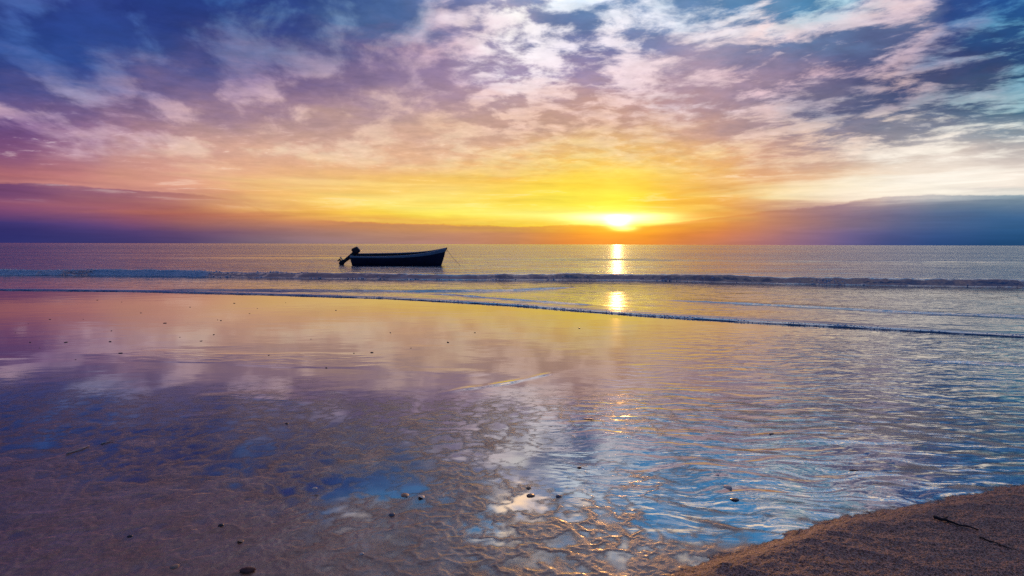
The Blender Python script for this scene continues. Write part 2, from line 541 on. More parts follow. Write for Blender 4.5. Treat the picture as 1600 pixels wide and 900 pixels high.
def gloss_share(g, ior, power, normal=None):
    fr = g.node('ShaderNodeFresnel')
    fr.inputs['IOR'].default_value = ior
    g.put(fr.inputs['Normal'], normal)
    return g.m('POWER', fr.outputs[0], power)


def mat_sand():
    m, g = material('wet_sand')
    p = obj_coord(g)
    grain = g.noise(p, 420.0, 3, 0.7)
    clump = g.noise(p, 34.0, 5, 0.65)
    broad = g.noise(p, 1.6, 5, 0.55)
    dry = attr(g, 'dry')
    col = g.ramp(g.mix(0.35, clump, grain, 'FLOAT'), [(0.30, (0.110, 0.040, 0.020, 1)), (0.50, (0.330, 0.128, 0.066, 1)), (0.72, (0.55, 0.27, 0.165, 1))])
    col = g.mix(g.mr(broad, 0.35, 0.65, 0.0, 0.35), col, (0.15, 0.060, 0.042, 1))
    # coarse pale, dark and rusty grains on the bank
    vor = g.node('ShaderNodeTexVoronoi')
    g.put(vor.inputs['Vector'], p)
    vor.inputs['Scale'].default_value = 210.0
    cell = g.sep(vor.outputs['Color'])[0]
    grains = g.ramp(cell, [(0.0, (0.055, 0.026, 0.022, 1)), (0.35, (0.36, 0.19, 0.16, 1)), (0.7, (0.58, 0.34, 0.26, 1)), (0.93, (0.42, 0.33, 0.27, 1))], 'CONSTANT')
    bank = g.mix(0.75, col, grains)
    col = g.mix(dry, col, bank)
    h = g.m('ADD', g.m('MULTIPLY', clump, 0.006), g.m('MULTIPLY', grain, 0.0012))
    h = g.m('ADD', h, g.m('MULTIPLY', g.m('MULTIPLY', vor.outputs['Distance'], dry), 0.004))
    nb = bump(g, h, 0.8, 1.0)
    rough = g.mix(dry, g.mr(clump, 0.3, 0.7, 0.35, 0.5), 0.6, 'FLOAT')
    s = principled(g, col, rough, 0.2, 1.45, nb)
    # the skin of water on damp sand
    wn = bump(g, g.m('ADD', g.m('MULTIPLY', clump, 0.0016), g.m('MULTIPLY', g.noise(p, 9.0, 4, 0.55), 0.004)), 1.0, 1.0)
    gl = g.node('ShaderNodeBsdfGlossy')
    g.put(gl.inputs['Roughness'], g.mr(broad, 0.35, 0.65, 0.13, 0.26))
    g.put(gl.inputs['Normal'], wn)
    wet = g.m('MULTIPLY', g.m('SUBTRACT', 1.0, dry), g.mr(g.noise(p, 5.0, 5, 0.65), 0.35, 0.65, 0.35, 0.80))
    mx = g.node('ShaderNodeMixShader')
    g.put(mx.inputs[0], g.m('MULTIPLY', gloss_share(g, 1.4, 0.58, wn), wet))
    g.put(mx.inputs[1], s)
    g.put(mx.inputs[2], gl.outputs[0])
    finish(g, mx.outputs[0])
    return m


def mat_film():
    """the thin sheet of water left on the flat: clear, mirror smooth, rippled where the breeze reaches"""
    m, g = material('shallow_water')
    p = obj_coord(g)
    chop = attr(g, 'chop')
    wig = g.noise(p, 1.3, 2, 0.5, out=1)
    q = g.vm('ADD', p, g.vm('SCALE', wig, None, 0.35))
    rip = g.noise(g.vm('MULTIPLY', q, (1.7, 5.2, 1.0)), 1.45, 2, 0.45, 0.35)
    rip2 = g.noise(g.vm('MULTIPLY', q, (5.0, 11.0, 1.0)), 1.6, 3, 0.5, 0.5)
    calm = g.noise(g.vm('MULTIPLY', p, (0.9, 1.6, 1.0)), 1.4, 3, 0.5, 0.2)
    h = g.m('ADD', g.m('MULTIPLY', rip, 0.0160), g.m('MULTIPLY', rip2, 0.0020))
    h = g.m('MULTIPLY', h, chop)
    h = g.m('ADD', h, g.m('MULTIPLY', calm, 0.0022))
    n = bump(g, h, 1.0, 1.0)
    gl = g.node('ShaderNodeBsdfGlossy', distribution='GGX')
    depth = attr(g, 'depth')
    g.put(gl.inputs['Roughness'], g.mr(depth, 0.0, 0.003, 0.22, 0.045))
    g.put(gl.inputs['Normal'], n)
    tr = g.node('ShaderNodeBsdfTransparent')
    tr.inputs[0].default_value = (0.90, 0.92, 0.94, 1)
    mx = g.node('ShaderNodeMixShader')
    g.put(mx.inputs[0], g.m('MULTIPLY', gloss_share(g, 2.2, 0.31, n), g.mr(depth, -0.0006, 0.0042, 0.0, 1.0, True)))
    g.put(mx.inputs[1], tr.outputs[0])
    g.put(mx.inputs[2], gl.outputs[0])
    finish(g, mx.outputs[0])
    return m


def mat_sea():
    m, g = material('sea_water')
    p = obj_coord(g)
    foam = attr(g, 'foam')
    rough_water = attr(g, 'chop')
    wig = g.noise(p, 0.25, 2, 0.5, out=1)
    q = g.vm('ADD', p, g.vm('SCALE', wig, None, 1.2))
    w1 = g.noise(g.vm('MULTIPLY', q, (0.50, 1.15, 1.0)), 0.9, 4, 0.50, 0.3)
    w2 = g.noise(g.vm('MULTIPLY', q, (2.6, 4.4, 1.0)), 1.2, 3, 0.55, 0.4)
    h = g.m('ADD', g.m('MULTIPLY', w1, 0.20), g.m('MULTIPLY', w2, 0.046))
    h = g.m('MULTIPLY', h, rough_water)
    n = bump(g, h, 1.0, 1.0)
    body = g.node('ShaderNodeBsdfDiffuse')
    body.inputs[0].default_value = (0.006, 0.042, 0.115, 1)
    gl = g.node('ShaderNodeBsdfGlossy')
    gl.inputs['Roughness'].default_value = 0.10
    g.put(gl.inputs['Normal'], n)
    wm = g.node('ShaderNodeMixShader')
    g.put(wm.inputs[0], gloss_share(g, 1.45, 0.42, n))
    g.put(wm.inputs[1], body.outputs[0])
    g.put(wm.inputs[2], gl.outputs[0])
    water = wm.outputs[0]
    fine = g.noise(p, 16.0, 5, 0.7)
    fh = g.m('MULTIPLY', fine, 0.05)
    fo = principled(g, (0.55, 0.60, 0.66, 1), 0.6, 0.3, 1.4, bump(g, fh, 1.0, 1.0))
    mk = g.m('SUBTRACT', g.m('MULTIPLY', foam, 1.6), g.noise(g.vm('MULTIPLY', p, (0.6, 1.0, 1.5)), 5.0, 6, 0.7))
    mk = g.mr(mk, 0.0, 0.22, 0, 1, True)
    mx = g.node('ShaderNodeMixShader')
    g.put(mx.inputs[0], mk)
    g.put(mx.inputs[1], water)
    g.put(mx.inputs[2], fo)
    finish(g, mx.outputs[0])
    return m


def mat_froth(name, color, through):
    """bubbles: white, and part of the light behind them comes through"""
    m, g = material(name)
    d = principled(g, (*color, 1), 0.5, 0.4)
    t = g.node('ShaderNodeBsdfTranslucent')
    t.inputs[0].default_value = (*color, 1)
    mx = g.node('ShaderNodeMixShader')
    g.put(mx.inputs[0], through)
    g.put(mx.inputs[1], d)
    g.put(mx.inputs[2], t.outputs[0])
    finish(g, mx.outputs[0])
    return m


def mat_plain(name, color, rough=0.5, spec=0.5, var=0.25, scale=20.0, metallic=0.0, bumpy=0.0):
    m, g = material(name)
    p = obj_coord(g)
    n = g.noise(p, scale, 5, 0.6)
    dark = tuple(c*(1 - var) for c in color[:3]) + (1,)
    lite = tuple(min(1, c*(1 + var)) for c in color[:3]) + (1,)
    col = g.mix(g.mr(n, 0.3, 0.7), dark, lite)
    nb = bump(g, n, 1.0, bumpy) if bumpy else None
    finish(g, principled(g, col, g.mr(n, 0.3, 0.7, max(0, rough - 0.1), min(1, rough + 0.1)), spec, 1.45, nb, Metallic=metallic))
    return m


# ------------------------------------------------------------------ the shore: curves
WASH = curve_pts([(0, 453.6), (200, 455.5), (400, 460.5), (600, 466.5), (700, 472), (800, 478), (900, 486), (1000, 493.5), (1100, 500),
                  (1200, 506), (1300, 511), (1400, 516.5), (1500, 522), (1600, 527.5)])
TOE = curve_pts([(0, 431.5), (200, 432.5), (400, 435.5), (600, 438.5), (800, 440), (1000, 441), (1200, 446), (1400, 450), (1600, 452.5)])
LINE_A = curve_pts([(200, 455.0), (275, 455.3), (500, 456), (640, 457), (800, 456), (870, 453), (940, 449)])
LINE_B = curve_pts([(640, 459), (700, 462), (800, 470), (900, 477), (1000, 484)])
LINE_C = curve_pts([(1000, 469), (1040, 471), (1200, 479), (1300, 484), (1400, 490), (1600, 498)])
LINE_D = curve_pts([(1360, 561), (1440, 563.5), (1500, 566), (1560, 569), (1600, 571)])
RILL = curve_pts([(672, 617), (695, 613), (722, 608), (748, 605), (775, 601), (800, 597), (830, 590), (862, 583), (893, 577)])
SWELL = curve_pts([(0, 405), (400, 405), (800, 406), (1200, 409), (1600, 412)])
BANK = curve_pts([(1000, 925), (1058, 900), (1117, 874), (1175, 857), (1218, 843), (1240, 831), (1311, 811), (1389, 796), (1447, 784),
                  (1525, 769), (1600, 758), (1750, 735)])


def signed_to_bank(X, Y):
    d = np.full(X.shape, 1e9)
    for a, b in zip(BANK[:-1], BANK[1:]):
        ab = b - a
        t = np.clip(((X - a[0])*ab[0] + (Y - a[1])*ab[1])/(ab @ ab), 0, 1)
        d = np.minimum(d, np.hypot(X - a[0] - t*ab[0], Y - a[1] - t*ab[1]))
    side = Y < along(BANK, X)
    side &= X > BANK[0, 0] - 0.4
    return np.where(side, d, -d)


def ripple_fields(X, Y):
    wx = 0.42*fbm(X*0.9 + 3, Y*0.9, 4)
    wy = 0.42*fbm(X*0.9 - 7, Y*0.9 + 5, 4)
    # crests that run towards the viewer and slant to the right
    a = R(-30)
    u = (X + wx)*math.cos(a) - (Y + wy)*math.sin(a)
    r1 = 1 - np.abs(np.sin(u*math.pi/0.17 + 3.4*fbm(X*2.3, Y*2.3 + 4, 4)))
    # cross bars between them, as tongues
    w = (X + wy)*math.sin(a) + (Y + wx)*math.cos(a)
    r3 = 1 - np.abs(np.sin(w*math.pi/0.24 + 4.0*fbm(X*2.0 + 5, Y*2.0, 4)))
    # a finer set that breaks the long crests up
    r4 = 1 - np.abs(fbm(X*4.6 + 21, Y*5.6 + 2, 4, 0.55))*2.6
    # crests that lie across the view on the right
    v = (Y + 0.6*wy) + 0.14*X
    r2 = 1 - np.abs(np.sin(v*math.pi/0.20 + 2.6*fbm(X*1.2 + 9, Y*2.0, 3)))
    k = sstep(0.22, 0.42, (X + 0.15*wx)/Y)
    gate = 0.15 + 0.85*sstep(-0.25, 0.30, fbm(X*1.7 + 2, Y*1.7 + 8, 4))
    gate3 = sstep(-0.1, 0.4, fbm(X*1.8 + 12, Y*1.8 + 3, 3))
    fine = np.clip(r4, 0, 1)**2
    near_set = np.maximum(np.maximum(0.72*r1**1.5*gate, 0.70*r3**1.5*gate3), 0.80*fine)
    return near_set*(1 - k) + (0.9*r2**1.6*(0.35 + 0.65*gate) + 0.40*fine)*k


POOLS = [(590, 765, 0.42, 0.24, 1.0), (520, 800, 0.18, 0.12, 0.7), (860, 735, 0.50, 0.45, 1.0), (1010, 700, 0.65, 0.5, 1.0), (1150, 800, 0.50, 0.26, 1.1),
         (1250, 720, 0.9, 0.6, 1.1), (775, 830, 0.17, 0.16, 0.9), (1040, 790, 0.35, 0.3, 0.8), (820, 790, 0.25, 0.25, 0.9), (1180, 760, 0.6, 0.35, 1.1)]


def sand_height(X, Y):
    """height of the sand; the water left on the flat stands at level 0"""
    d = signed_to_bank(X, Y)
    wob = 0.5*fbm(X*0.7, Y*0.7, 3)
    near = sstep(7.0, 3.8, Y + wob)
    rip = ripple_fields(X, Y)
    lump = fbm(X*3.2 + 11, Y*3.2, 5, 0.55)
    big = fbm(X*0.55 + 2, Y*0.8 + 1, 4)
    ratio = X/np.maximum(Y, 1.0)
    # the flat dries out towards the viewer on the left; pools stay in the hollows and on the right
    damp = sstep(3.9, 2.35, Y + wob + 0.9*ratio + 0.2)*sstep(0.75, 0.25, ratio)
    thin = sstep(7.4, 3.9, Y + wob + 1.5*ratio + 0.6)*sstep(0.35, -0.15, ratio)
    pool = np.zeros_like(X)
    for px, py, rx, ry, w in POOLS:
        c = ground_at(px, py)
        pool = np.maximum(pool, w*np.exp(-(((X - c[0])/rx)**2 + ((Y - c[1])/ry)**2)))
    pool = np.clip(pool*(1 + 0.5*fbm(X*2.5 + 4, Y*2.5, 4)), 0, 1.2)
    pit = fbm(X*9, Y*9, 4, 0.6)
    z = -0.0058 + near*(0.0062*rip*(1 - 0.45*sstep(0.0, -0.3, ratio + 0.1*big)) + 0.0022*big + 0.0024*lump + 0.0012*pit)
    z += near*sstep(0.1, 0.35, ratio)*(0.0016 + 0.0010*lump)
    z += 0.0030*thin*(1 - damp) + damp*0.0056 - 0.0042*pool*near
    z -= 0.10*sstep(0, 22, Y - along(WASH, X)) + 0.004*sstep(-1.0, 0.3, Y - along(WASH, X))
    # the bank of coarse sand in the right foreground
    dd = d + 0.03*fbm(X*5, Y*5, 4) + 0.010*fbm(X*22, Y*22, 2)
    low = sstep(2.6, 0.9, X)*0.6 + 0.4
    h = low*(0.050*sstep(-0.02, 0.13, dd) + 0.05*(1 - np.exp(-np.maximum(dd, 0)/0.8)))
    g = sstep(-0.05, 0.0, dd)
    h += g*(0.007*fbm(X*12, Y*12, 4, 0.65) + 0.0025*fbm(X*60, Y*60, 3, 0.7) + 0.003*np.abs(fbm(X*34 + 5, Y*34, 2)))
    return z + h, g


def spread_columns(n, reach, tail):
    """even columns over the view and a few wide ones out to the sides"""
    t = np.linspace(-1, 1, n)
    out = np.geomspace(1.03, tail, 26)
    return np.concatenate([-out[::-1], t, out])*reach


def build_sand():
    ys = [-30, -12, -5, -2, 0.0, 0.6, 1.1, 1.5]
    y = 1.7
    while y < 34:
        ys.append(y)
        y += max(0.0055, y*y/1250)
    ys += [38, 44, 52]
    ys = np.array(ys)
    u = spread_columns(1150, 1.0, 40)
    wid = 1.0*np.maximum(ys, 1.7) + 0.75
    X = u[None, :]*wid[:, None]
    Y = np.broadcast_to(ys[:, None], X.shape)
    Z, g = sand_height(X, Y)
    o = grid_object('sand', X, Y, Z, mat_sand(), {'dry': g})
    tag(o, kind='structure')


def build_film():
    u = spread_columns(760, 1.0, 30)
    s = np.linspace(0, 1, 620)
    y0 = 1.0
    X = np.zeros((len(s), len(u)))
    Y = np.zeros_like(X)
    for i, q in enumerate(s):
        w = 1.0
        yy = np.full(len(u), 12.0)
        for _ in range(12):
            x = u*(1.05*yy + 0.9)
            yy = y0 + (along(WASH, x) + 0.35 - y0)*q**1.6
        X[i] = u*(1.05*yy + 0.9)
        Y[i] = yy
    r = X/np.maximum(Y, 0.5)
    n = fbm(X*0.5, Y*0.4 + 3, 3)
    chop = sstep(-0.05 + 0.20*sstep(4.6, 6.0, Y), 0.45, r + 0.25*n*sstep(7, 5, Y) + 0.08*n)*sstep(10.5, 6.5, Y - 1.0*r)*1.0
    chop += 0.55*sstep(0.35, 0.8, r + 0.1*n)*sstep(11, 7, Y)
    # patches of breeze on the calm left
    chop += 0.22*sstep(0.05, 0.30, fbm(X*0.35 + 6, Y*0.8 + 2, 3))*sstep(0.3, -0.2, r)*sstep(3.2, 4.5, Y)*sstep(9, 7, Y)
    chop = np.clip(chop, 0, 1.4)*sstep(2.2, 3.2, Y)
    Z = ridge(X, Y, LINE_D, 0.022, 0.05, 0.30, LINE_D[0, 0], None, 1.2)
    Z += ridge(X, Y, RILL, 0.0075, 0.045, 0.06, RILL[0, 0], RILL[-1, 0], 0.5)*np.clip(0.6 + 1.6*fbm(X*3.1, Y*1.0, 3), 0, 1.3)
    depth = -sand_height(X, Y)[0]
    o = grid_object('shallow_water', X, Y, Z, mat_film(), {'chop': chop, 'depth': depth})
    tag(o, kind='structure')


def ridge(X, Y, line, height, front, back, x0=None, x1=None, fade=2.0):
    d = Y - along(line, X)
    prof = np.where(d < 0, np.exp(-(d/front)**2), np.exp(-(d/back)**2))
    e = np.ones_like(X)
    if x0 is not None:
        e = e*sstep(x0, x0 + fade, X)
    if x1 is not None:
        e = e*sstep(x1, x1 - fade, X)
    return height*prof*e


def ragged_edge(X, Y):
    dw = Y - along(WASH, X)
    return (0.10*fbm(X*1.7, Y*0.2, 4) + 0.05*fbm(X*6, Y*0.5, 3))*np.exp(-np.maximum(dw, 0)/0.6)


def sea_height(X, Y):
    dw = Y - along(WASH, X)
    dt = Y - along(TOE, X)
    # the thin tongue of the wash with its rounded lip
    Z = 0.006 + 0.024*np.sqrt(np.clip(dw/0.16, 0, 1)) - 0.004 + 0.010*np.exp(-((dw - 0.12)/0.12)**2)
    Z += 0.05*sstep(1.0, 12, dw)
    ent = fbm(X*0.6, Y*0.05 + 2, 4)
    Z += ridge(X, Y, LINE_A, 0.055, 0.10, 0.5, LINE_A[0, 0], LINE_A[-1, 0], 2.2)*(0.8 + 0.6*ent)
    Z += ridge(X, Y, LINE_B, 0.035, 0.10, 0.5, LINE_B[0, 0], LINE_B[-1, 0], 1.4)*(0.7 + 0.9*ent)
    Z += ridge(X, Y, LINE_C, 0.045, 0.10, 0.5, LINE_C[0, 0], LINE_C[-1, 0] + 4, 1.6)*(0.7 + 0.9*ent)
    # the small breaker
    hgt = 0.20*(1 + 0.30*fbm(X*0.22 + 1, 0*X + 4, 3) + 0.20*fbm(X*1.1, 0*X + 8, 3))
    hgt = hgt*(1 + 0.18*sstep(-6, 14, X))
    dtw = dt + 0.16*fbm(X*0.7, Y*0.3, 4)
    front = sstep(-0.05, 0.36, dtw)**0.8
    back = np.where(dtw < 0.45, 1.0, np.exp(-((dtw - 0.45)/1.5)**2))
    Z += hgt*front*back
    face = sstep(-0.12, 0.02, dtw)*sstep(0.75, 0.35, dtw)
    broken = sstep(-0.15, 0.25, fbm(X*0.30 + 6, 0*X, 4) + 0.35*sstep(-8, -18, X))
    face = face*(0.25 + 0.75*broken)
    Z += face*(0.035*fbm(X*2.2, Y*3.0, 4, 0.55) + 0.010*fbm(X*11, Y*11, 2))
    # swell beyond
    Z += ridge(X, Y, SWELL, 0.16, 1.4, 5.0)*(0.55 + 1.1*fbm(X*0.06, Y*0.02, 3))
    open_sea = sstep(0.8, 5.0, dt)
    Z += open_sea*(0.035*fbm(X*0.28, Y*0.8, 3)*sstep(400, 60, Y))
    Z += (1 - open_sea)*0.006*fbm(X*2.0, Y*5.0, 3)*sstep(0.2, 0.8, dw)
    return Z, dw, dt, face, open_sea


def build_sea():
    u = spread_columns(900, 1.15, 30)
    # rows: wash edge -> foot of the breaker -> behind the breaker -> horizon
    a = np.concatenate([[0, 0.0001], np.linspace(0.0004, 0.012, 12), np.linspace(0.014, 1, 210)[0:]])
    b = np.linspace(0, 1, 110)[1:]
    far = np.geomspace(3.2, 26000, 330)
    rows_x, rows_y, tag_a = [], [], []

    def solve(fn):
        yy = np.full(len(u), 20.0)
        for _ in range(14):
            x = u*(yy + 0.5)
            yy = fn(x)
        return u*(yy + 0.5), yy
    for q in a:
        x, y = solve(lambda x: along(WASH, x) + (along(TOE, x) - 0.25 - along(WASH, x))*q)
        rows_x.append(x); rows_y.append(y)
    for q in b:
        x, y = solve(lambda x: along(TOE, x) - 0.25 + 3.2*q)
        rows_x.append(x); rows_y.append(y)
    for q in far:
        x, y = solve(lambda x: along(TOE, x)*max(0.0, 1 - (q - 3.2)/900) + 20*min(1.0, (q - 3.2)/900) - 0.25 + q)
        rows_x.append(x); rows_y.append(y)
    X, Y = np.array(rows_x), np.array(rows_y)
    Y = Y + ragged_edge(X, Y)
    Z, dw, dt, face, open_sea = sea_height(X, Y)
    Z[0] = -0.02
    foam = face*(0.30 + 0.22*sstep(-5, -15, X)) + 0.10*sstep(0.5, 0.0, np.abs(dt + 0.5))
    foam += 0.16*np.exp(-(dw/0.18)**2)
    chop = 0.22 + 0.75*sstep(0.5, 4, dt) + 0.15*sstep(20, 100, Y)
    slick = fbm(X*0.022 + 4, Y*0.16, 4)*sstep(160, 60, Y) + fbm(X*0.004, Y*0.022 + 7, 4)*sstep(60, 160, Y)
    chop *= 1 + open_sea*np.clip(1.5*slick, -0.75, 0.7)
    chop *= sstep(0.0, 0.6, dw)
    chop += 0.06*sstep(3, 12, X)*(1 - open_sea)
    o = grid_object('sea', X, Y, Z, mat_sea(), {'foam': np.clip(foam, 0, 1), 'chop': chop})
    tag(o, kind='structure')


build_sand()
build_film()
build_sea()


# ------------------------------------------------------------------ the boat
def sweep(verts, faces, path, radii, n=10, up=Vector((0, 0, 1)), cap=True):
    """a round tube along a path, appended to verts / faces"""
    base = len(verts)
    P = [Vector(p) for p in path]
    for i, p in enumerate(P):
        t = (P[min(i + 1, len(P) - 1)] - P[max(i - 1, 0)]).normalized()
        a = t.cross(up)
        if a.length < 1e-3:
            a = t.cross(Vector((1, 0, 0)))
        a.normalize()
        b = a.cross(t)
        r = radii[i] if hasattr(radii, '__len__') else radii
        for k in range(n):
            w = 2*math.pi*k/n
            verts.append(p + (a*math.cos(w) + b*math.sin(w))*r)
    for i in range(len(P) - 1):
        for k in range(n):
            q = base + i*n + k
            w = base + i*n + (k + 1) % n
            faces.append((q, w, w + n, q + n))
    if cap:
        faces.append(tuple(base + k for k in range(n))[::-1])
        faces.append(tuple(base + (len(P) - 1)*n + k for k in range(n)))


def rounded_box(name, size, loc, mat, parent, bevel=0.04, shape=None, smooth=True):
    bm = bmesh.new()
    bmesh.ops.create_cube(bm, size=1.0)
    for v in bm.verts:
        v.co = Vector((v.co.x*size[0], v.co.y*size[1], v.co.z*size[2]))
        if shape:
            v.co = shape(v.co)
    bmesh.ops.bevel(bm, geom=bm.edges[:], offset=bevel, segments=3, affect='EDGES', profile=0.6)
    for v in bm.verts:
        v.co += Vector(loc)
    me = bpy.data.meshes.new(name)
    bm.to_mesh(me)
    bm.free()
    for p in me.polygons:
        p.use_smooth = smooth
    me.materials.append(mat)
    o = bpy.data.objects.new(name, me)
    C.objects.link(o)
    o.parent = parent
    return o


def build_boat():
    navy = mat_plain('navy_hull_paint', (0.010, 0.012, 0.030), 0.45, 0.4, 0.4, 3.0)
    pale = mat_plain('white_gunwale_paint', (0.22, 0.25, 0.28), 0.5, 0.4, 0.2, 4.0)
    inside = mat_plain('weathered_inner_planking', (0.040, 0.034, 0.032), 0.7, 0.3, 0.35, 6.0)
    wood = mat_plain('thwart_wood', (0.060, 0.038, 0.024), 0.7, 0.3, 0.3, 8.0)
    cowl_m = mat_plain('dark_red_cowling', (0.050, 0.010, 0.010), 0.3, 0.5, 0.2, 6.0)
    black = mat_plain('black_engine_metal', (0.014, 0.014, 0.015), 0.45, 0.5, 0.3, 12.0)
    L = 6.05
    root = bpy.data.objects.new('motorboat', None)
    C.objects.link(root)
    tag(root, 'dark open wooden motorboat with pale gunwale and tilted outboard, floating beyond the breaker', 'boat')

    def half(t):
        return 0.86*(0.80 + 0.20*math.sin(min(t, 0.4)/0.4*math.pi/2))*max(0.0, 1 - max(0.0, (t - 0.38)/0.62)**2.3)**0.75 + 0.02

    def sheer(t):
        return 0.655 + 0.02*t + 0.06*t**2 + 0.39*t**4.2

    def keel(t):
        return -0.16 + 0.10*max(0, t - 0.75)/0.25 if t < 0.97 else -0.06

    def point(t, s, inset=0.0, floor=None):
        b = max(half(t) - inset, 0.004)
        zk, zg = keel(t) + inset*1.2, sheer(t)
        if floor is not None:
            zk = max(zk, floor)
        yy = b*math.sin(math.pi/2*s)**0.62
        fz = (1 - math.cos(math.pi/2*s))**0.95
        z = zk + (zg - zk)*fz
        x = L*t - 0.34*t**7*(1 - fz)**1.3 - 0.10*(1 - t)**6*0 + 0.10*(1 - fz)*(1 - t)**8 - inset*t**4*1.5
        return Vector((x, yy, z))
    nt, ns = 44, 12
    T = [i/nt for i in range(nt + 1)]

    def shell(inset, floor, flip):
        v, f = [], []
        for t in T:
            tt = t if not flip else 0.006 + t*0.985
            row = [point(tt, 1 - k/ns, inset, floor) for k in range(ns)]
            port = [Vector((p.x, -p.y, p.z)) for p in row]
            mid = point(tt, 0.0, inset, floor)
            mid.y = 0
            v += row + [mid] + port[::-1]
        w = 2*ns + 1
        for i in range(nt):
            for k in range(w - 1):
                q = i*w + k
                f.append((q, q + 1, q + 1 + w, q + w))
        return v, f, w
    v1, f1, w = shell(0.0, None, False)
    v2, f2, _ = shell(0.045, 0.02, True)
    n1 = len(v1)
    f1.append(tuple(range(w)))                                  # transom
    hull = mesh_object('hull', v1, f1, navy, root)
    v2b, f2b = list(v2), list(f2)
    f2b.append(tuple(range(w))[::-1])
    mesh_object('inner_lining', v2b, f2b, inside, root)
    # painted gunwale: a band round the top edge, deeper towards the bow, capped over both skins
    v, f = [], []
    ring = []
    for t in T:
        ring.append((t, 1))
    for t in reversed(T):
        ring.append((t, -1))
    for t, sd in ring:
        depth = 0.105 + 0.09*t**2
        o = point(t, 1.0)
        i = point(0.006 + t*0.985, 1.0, 0.06)
        low = point(t, 1 - depth*0.62)
        out = Vector((0.0, 0.030, 0))
        if t > 0.9:
            out = Vector((0.03*(t - 0.9)/0.1, 0.030*(1 - (t - 0.9)/0.1) + 0.008, 0))
        q = [low + out*0.7, o + out + Vector((0, 0, -0.02)), o + out + Vector((0, 0, 0.025)), i + Vector((0, 0, 0.025)), i + Vector((0, 0, -0.03))]
        for p in q:
            v.append(Vector((p.x, p.y*sd, p.z)))
    m = len(ring)
    for i in range(m):
        j = (i + 1) % m
        for k in range(4):
            f.append((i*5 + k, j*5 + k, j*5 + k + 1, i*5 + k + 1))
    mesh_object('gunwale', v, f, pale, root)
    # thwarts
    for t in (0.20, 0.46, 0.70):
        b = half(t) - 0.05
        rounded_box('thwart', (0.26, 2*b - 0.06, 0.045), (L*t, 0, sheer(t) - 0.17), wood, root, 0.012)
    # bow post with a ring for the rope
    vv, ff = [], []
    sweep(vv, ff, [(L - 0.02, 0, sheer(1) - 0.10), (L + 0.05, 0, sheer(1) - 0.02), (L + 0.06, 0, sheer(1) + 0.05)], [0.045, 0.04, 0.03], 8)
    tor = [(L + 0.06 + 0.05*math.cos(a), 0, sheer(1) - 0.16 + 0.05*math.sin(a)) for a in np.linspace(0, 2*math.pi, 13)]
    sweep(vv, ff, tor, 0.010, 6, Vector((0, 1, 0)), False)
    mesh_object('bow_fitting', vv, ff, black, root)
    # outboard motor, tipped up on its bracket: built upright (x aft negative), then turned
    mot = bpy.data.objects.new('outboard_motor', None)
    C.objects.link(mot)
    mot.parent = root
    mot.location = (0.06, 0, sheer(0) - 0.01)
    mot.rotation_euler = (0, R(54), 0)

    def taper(c):
        k = 1.0 - 0.22*(c.z > 0) - 0.10*(c.x < 0)*(c.z > 0)
        return Vector((c.x*k, c.y*k, c.z + (0.03 if c.x > 0 and c.z > 0 else 0)))
    rounded_box('cowling', (0.50, 0.32, 0.36), (-0.17, 0, 0.34), cowl_m, mot, 0.055, taper)
    rounded_box('engine_tray', (0.42, 0.30, 0.07), (-0.16, 0, 0.135), black, mot, 0.02)
    vv, ff = [], []
    sec = [(-0.07, 0.12, 0.085, 0.16), (-0.07, -0.25, 0.065, 0.13), (-0.07, -0.70, 0.050, 0.11), (-0.08, -0.84, 0.045, 0.13), (-0.10, -0.95, 0.05, 0.20),
           (-0.09, -1.03, 0.03, 0.15), (-0.12, -1.16, 0.008, 0.05)]
    n = 12
    for cx, z, hy, hx in sec:
        for k in range(n):
            a = 2*math.pi*k/n
            vv.append(Vector((cx + hx*math.cos(a), hy*math.sin(a), z)))
    for i in range(len(sec) - 1):
        for k in range(n):
            ff.append((i*n + k, i*n + (k + 1) % n, (i + 1)*n + (k + 1) % n, (i + 1)*n + k))
    ff += [tuple(range(n))[::-1], tuple((len(sec) - 1)*n + k for k in range(n))]
    mesh_object('drive_leg', vv, ff, black, mot)
    rounded_box('cavitation_plate', (0.46, 0.20, 0.022), (-0.20, 0, -0.80), black, mot, 0.008)
    vv, ff = [], []
    sweep(vv, ff, [(-0.26, 0, -0.95), (-0.36, 0, -0.95), (-0.41, 0, -0.95)], [0.045, 0.04, 0.012], 10)
    for b in range(3):
        a0 = b*2*math.pi/3 + 0.4
        base = len(vv)
        for r, wd in ((0.04, 0.05), (0.09, 0.085), (0.135, 0.075), (0.16, 0.02)):
            for sgn in (-1, 1):
                a = a0 + sgn*wd/max(r, 0.06)*0.5
                for th in (-0.004, 0.004):
                    vv.append(Vector((-0.33 + sgn*0.03 + th, r*math.cos(a), -0.95 + r*math.sin(a))))
        for i in range(3):
            q = base + 4*i
            ff += [(q, q + 2, q + 6, q + 4), (q + 1, q + 5, q + 7, q + 3), (q, q + 4, q + 5, q + 1), (q + 2, q + 3, q + 7, q + 6)]
    mesh_object('propeller', vv, ff, black, mot)
    vv, ff = [], []
    sweep(vv, ff, [(0.05, 0.02, 0.16), (0.30, 0.04, 0.19), (0.55, 0.06, 0.20), (0.62, 0.06, 0.20)], [0.02, 0.02, 0.022, 0.024], 8)
    mesh_object('tiller', vv, ff, black, mot)
    rounded_box('transom_bracket', (0.14, 0.26, 0.34), (0.035, 0, sheer(0) - 0.10), black, root, 0.02)
    stern, bow = ground_at(552.5, 416.5), ground_at(701, 415.8)
    yy = 0.5*(stern[1] + bow[1])
    root.location = (stern[0]*yy/stern[1], yy, 0.07)
    sc_ = ((bow[0] - stern[0])*yy/stern[1])/L
    root.scale = (sc_, sc_, sc_)
    root.rotation_euler = (R(6.0), 0, R(-1.5))
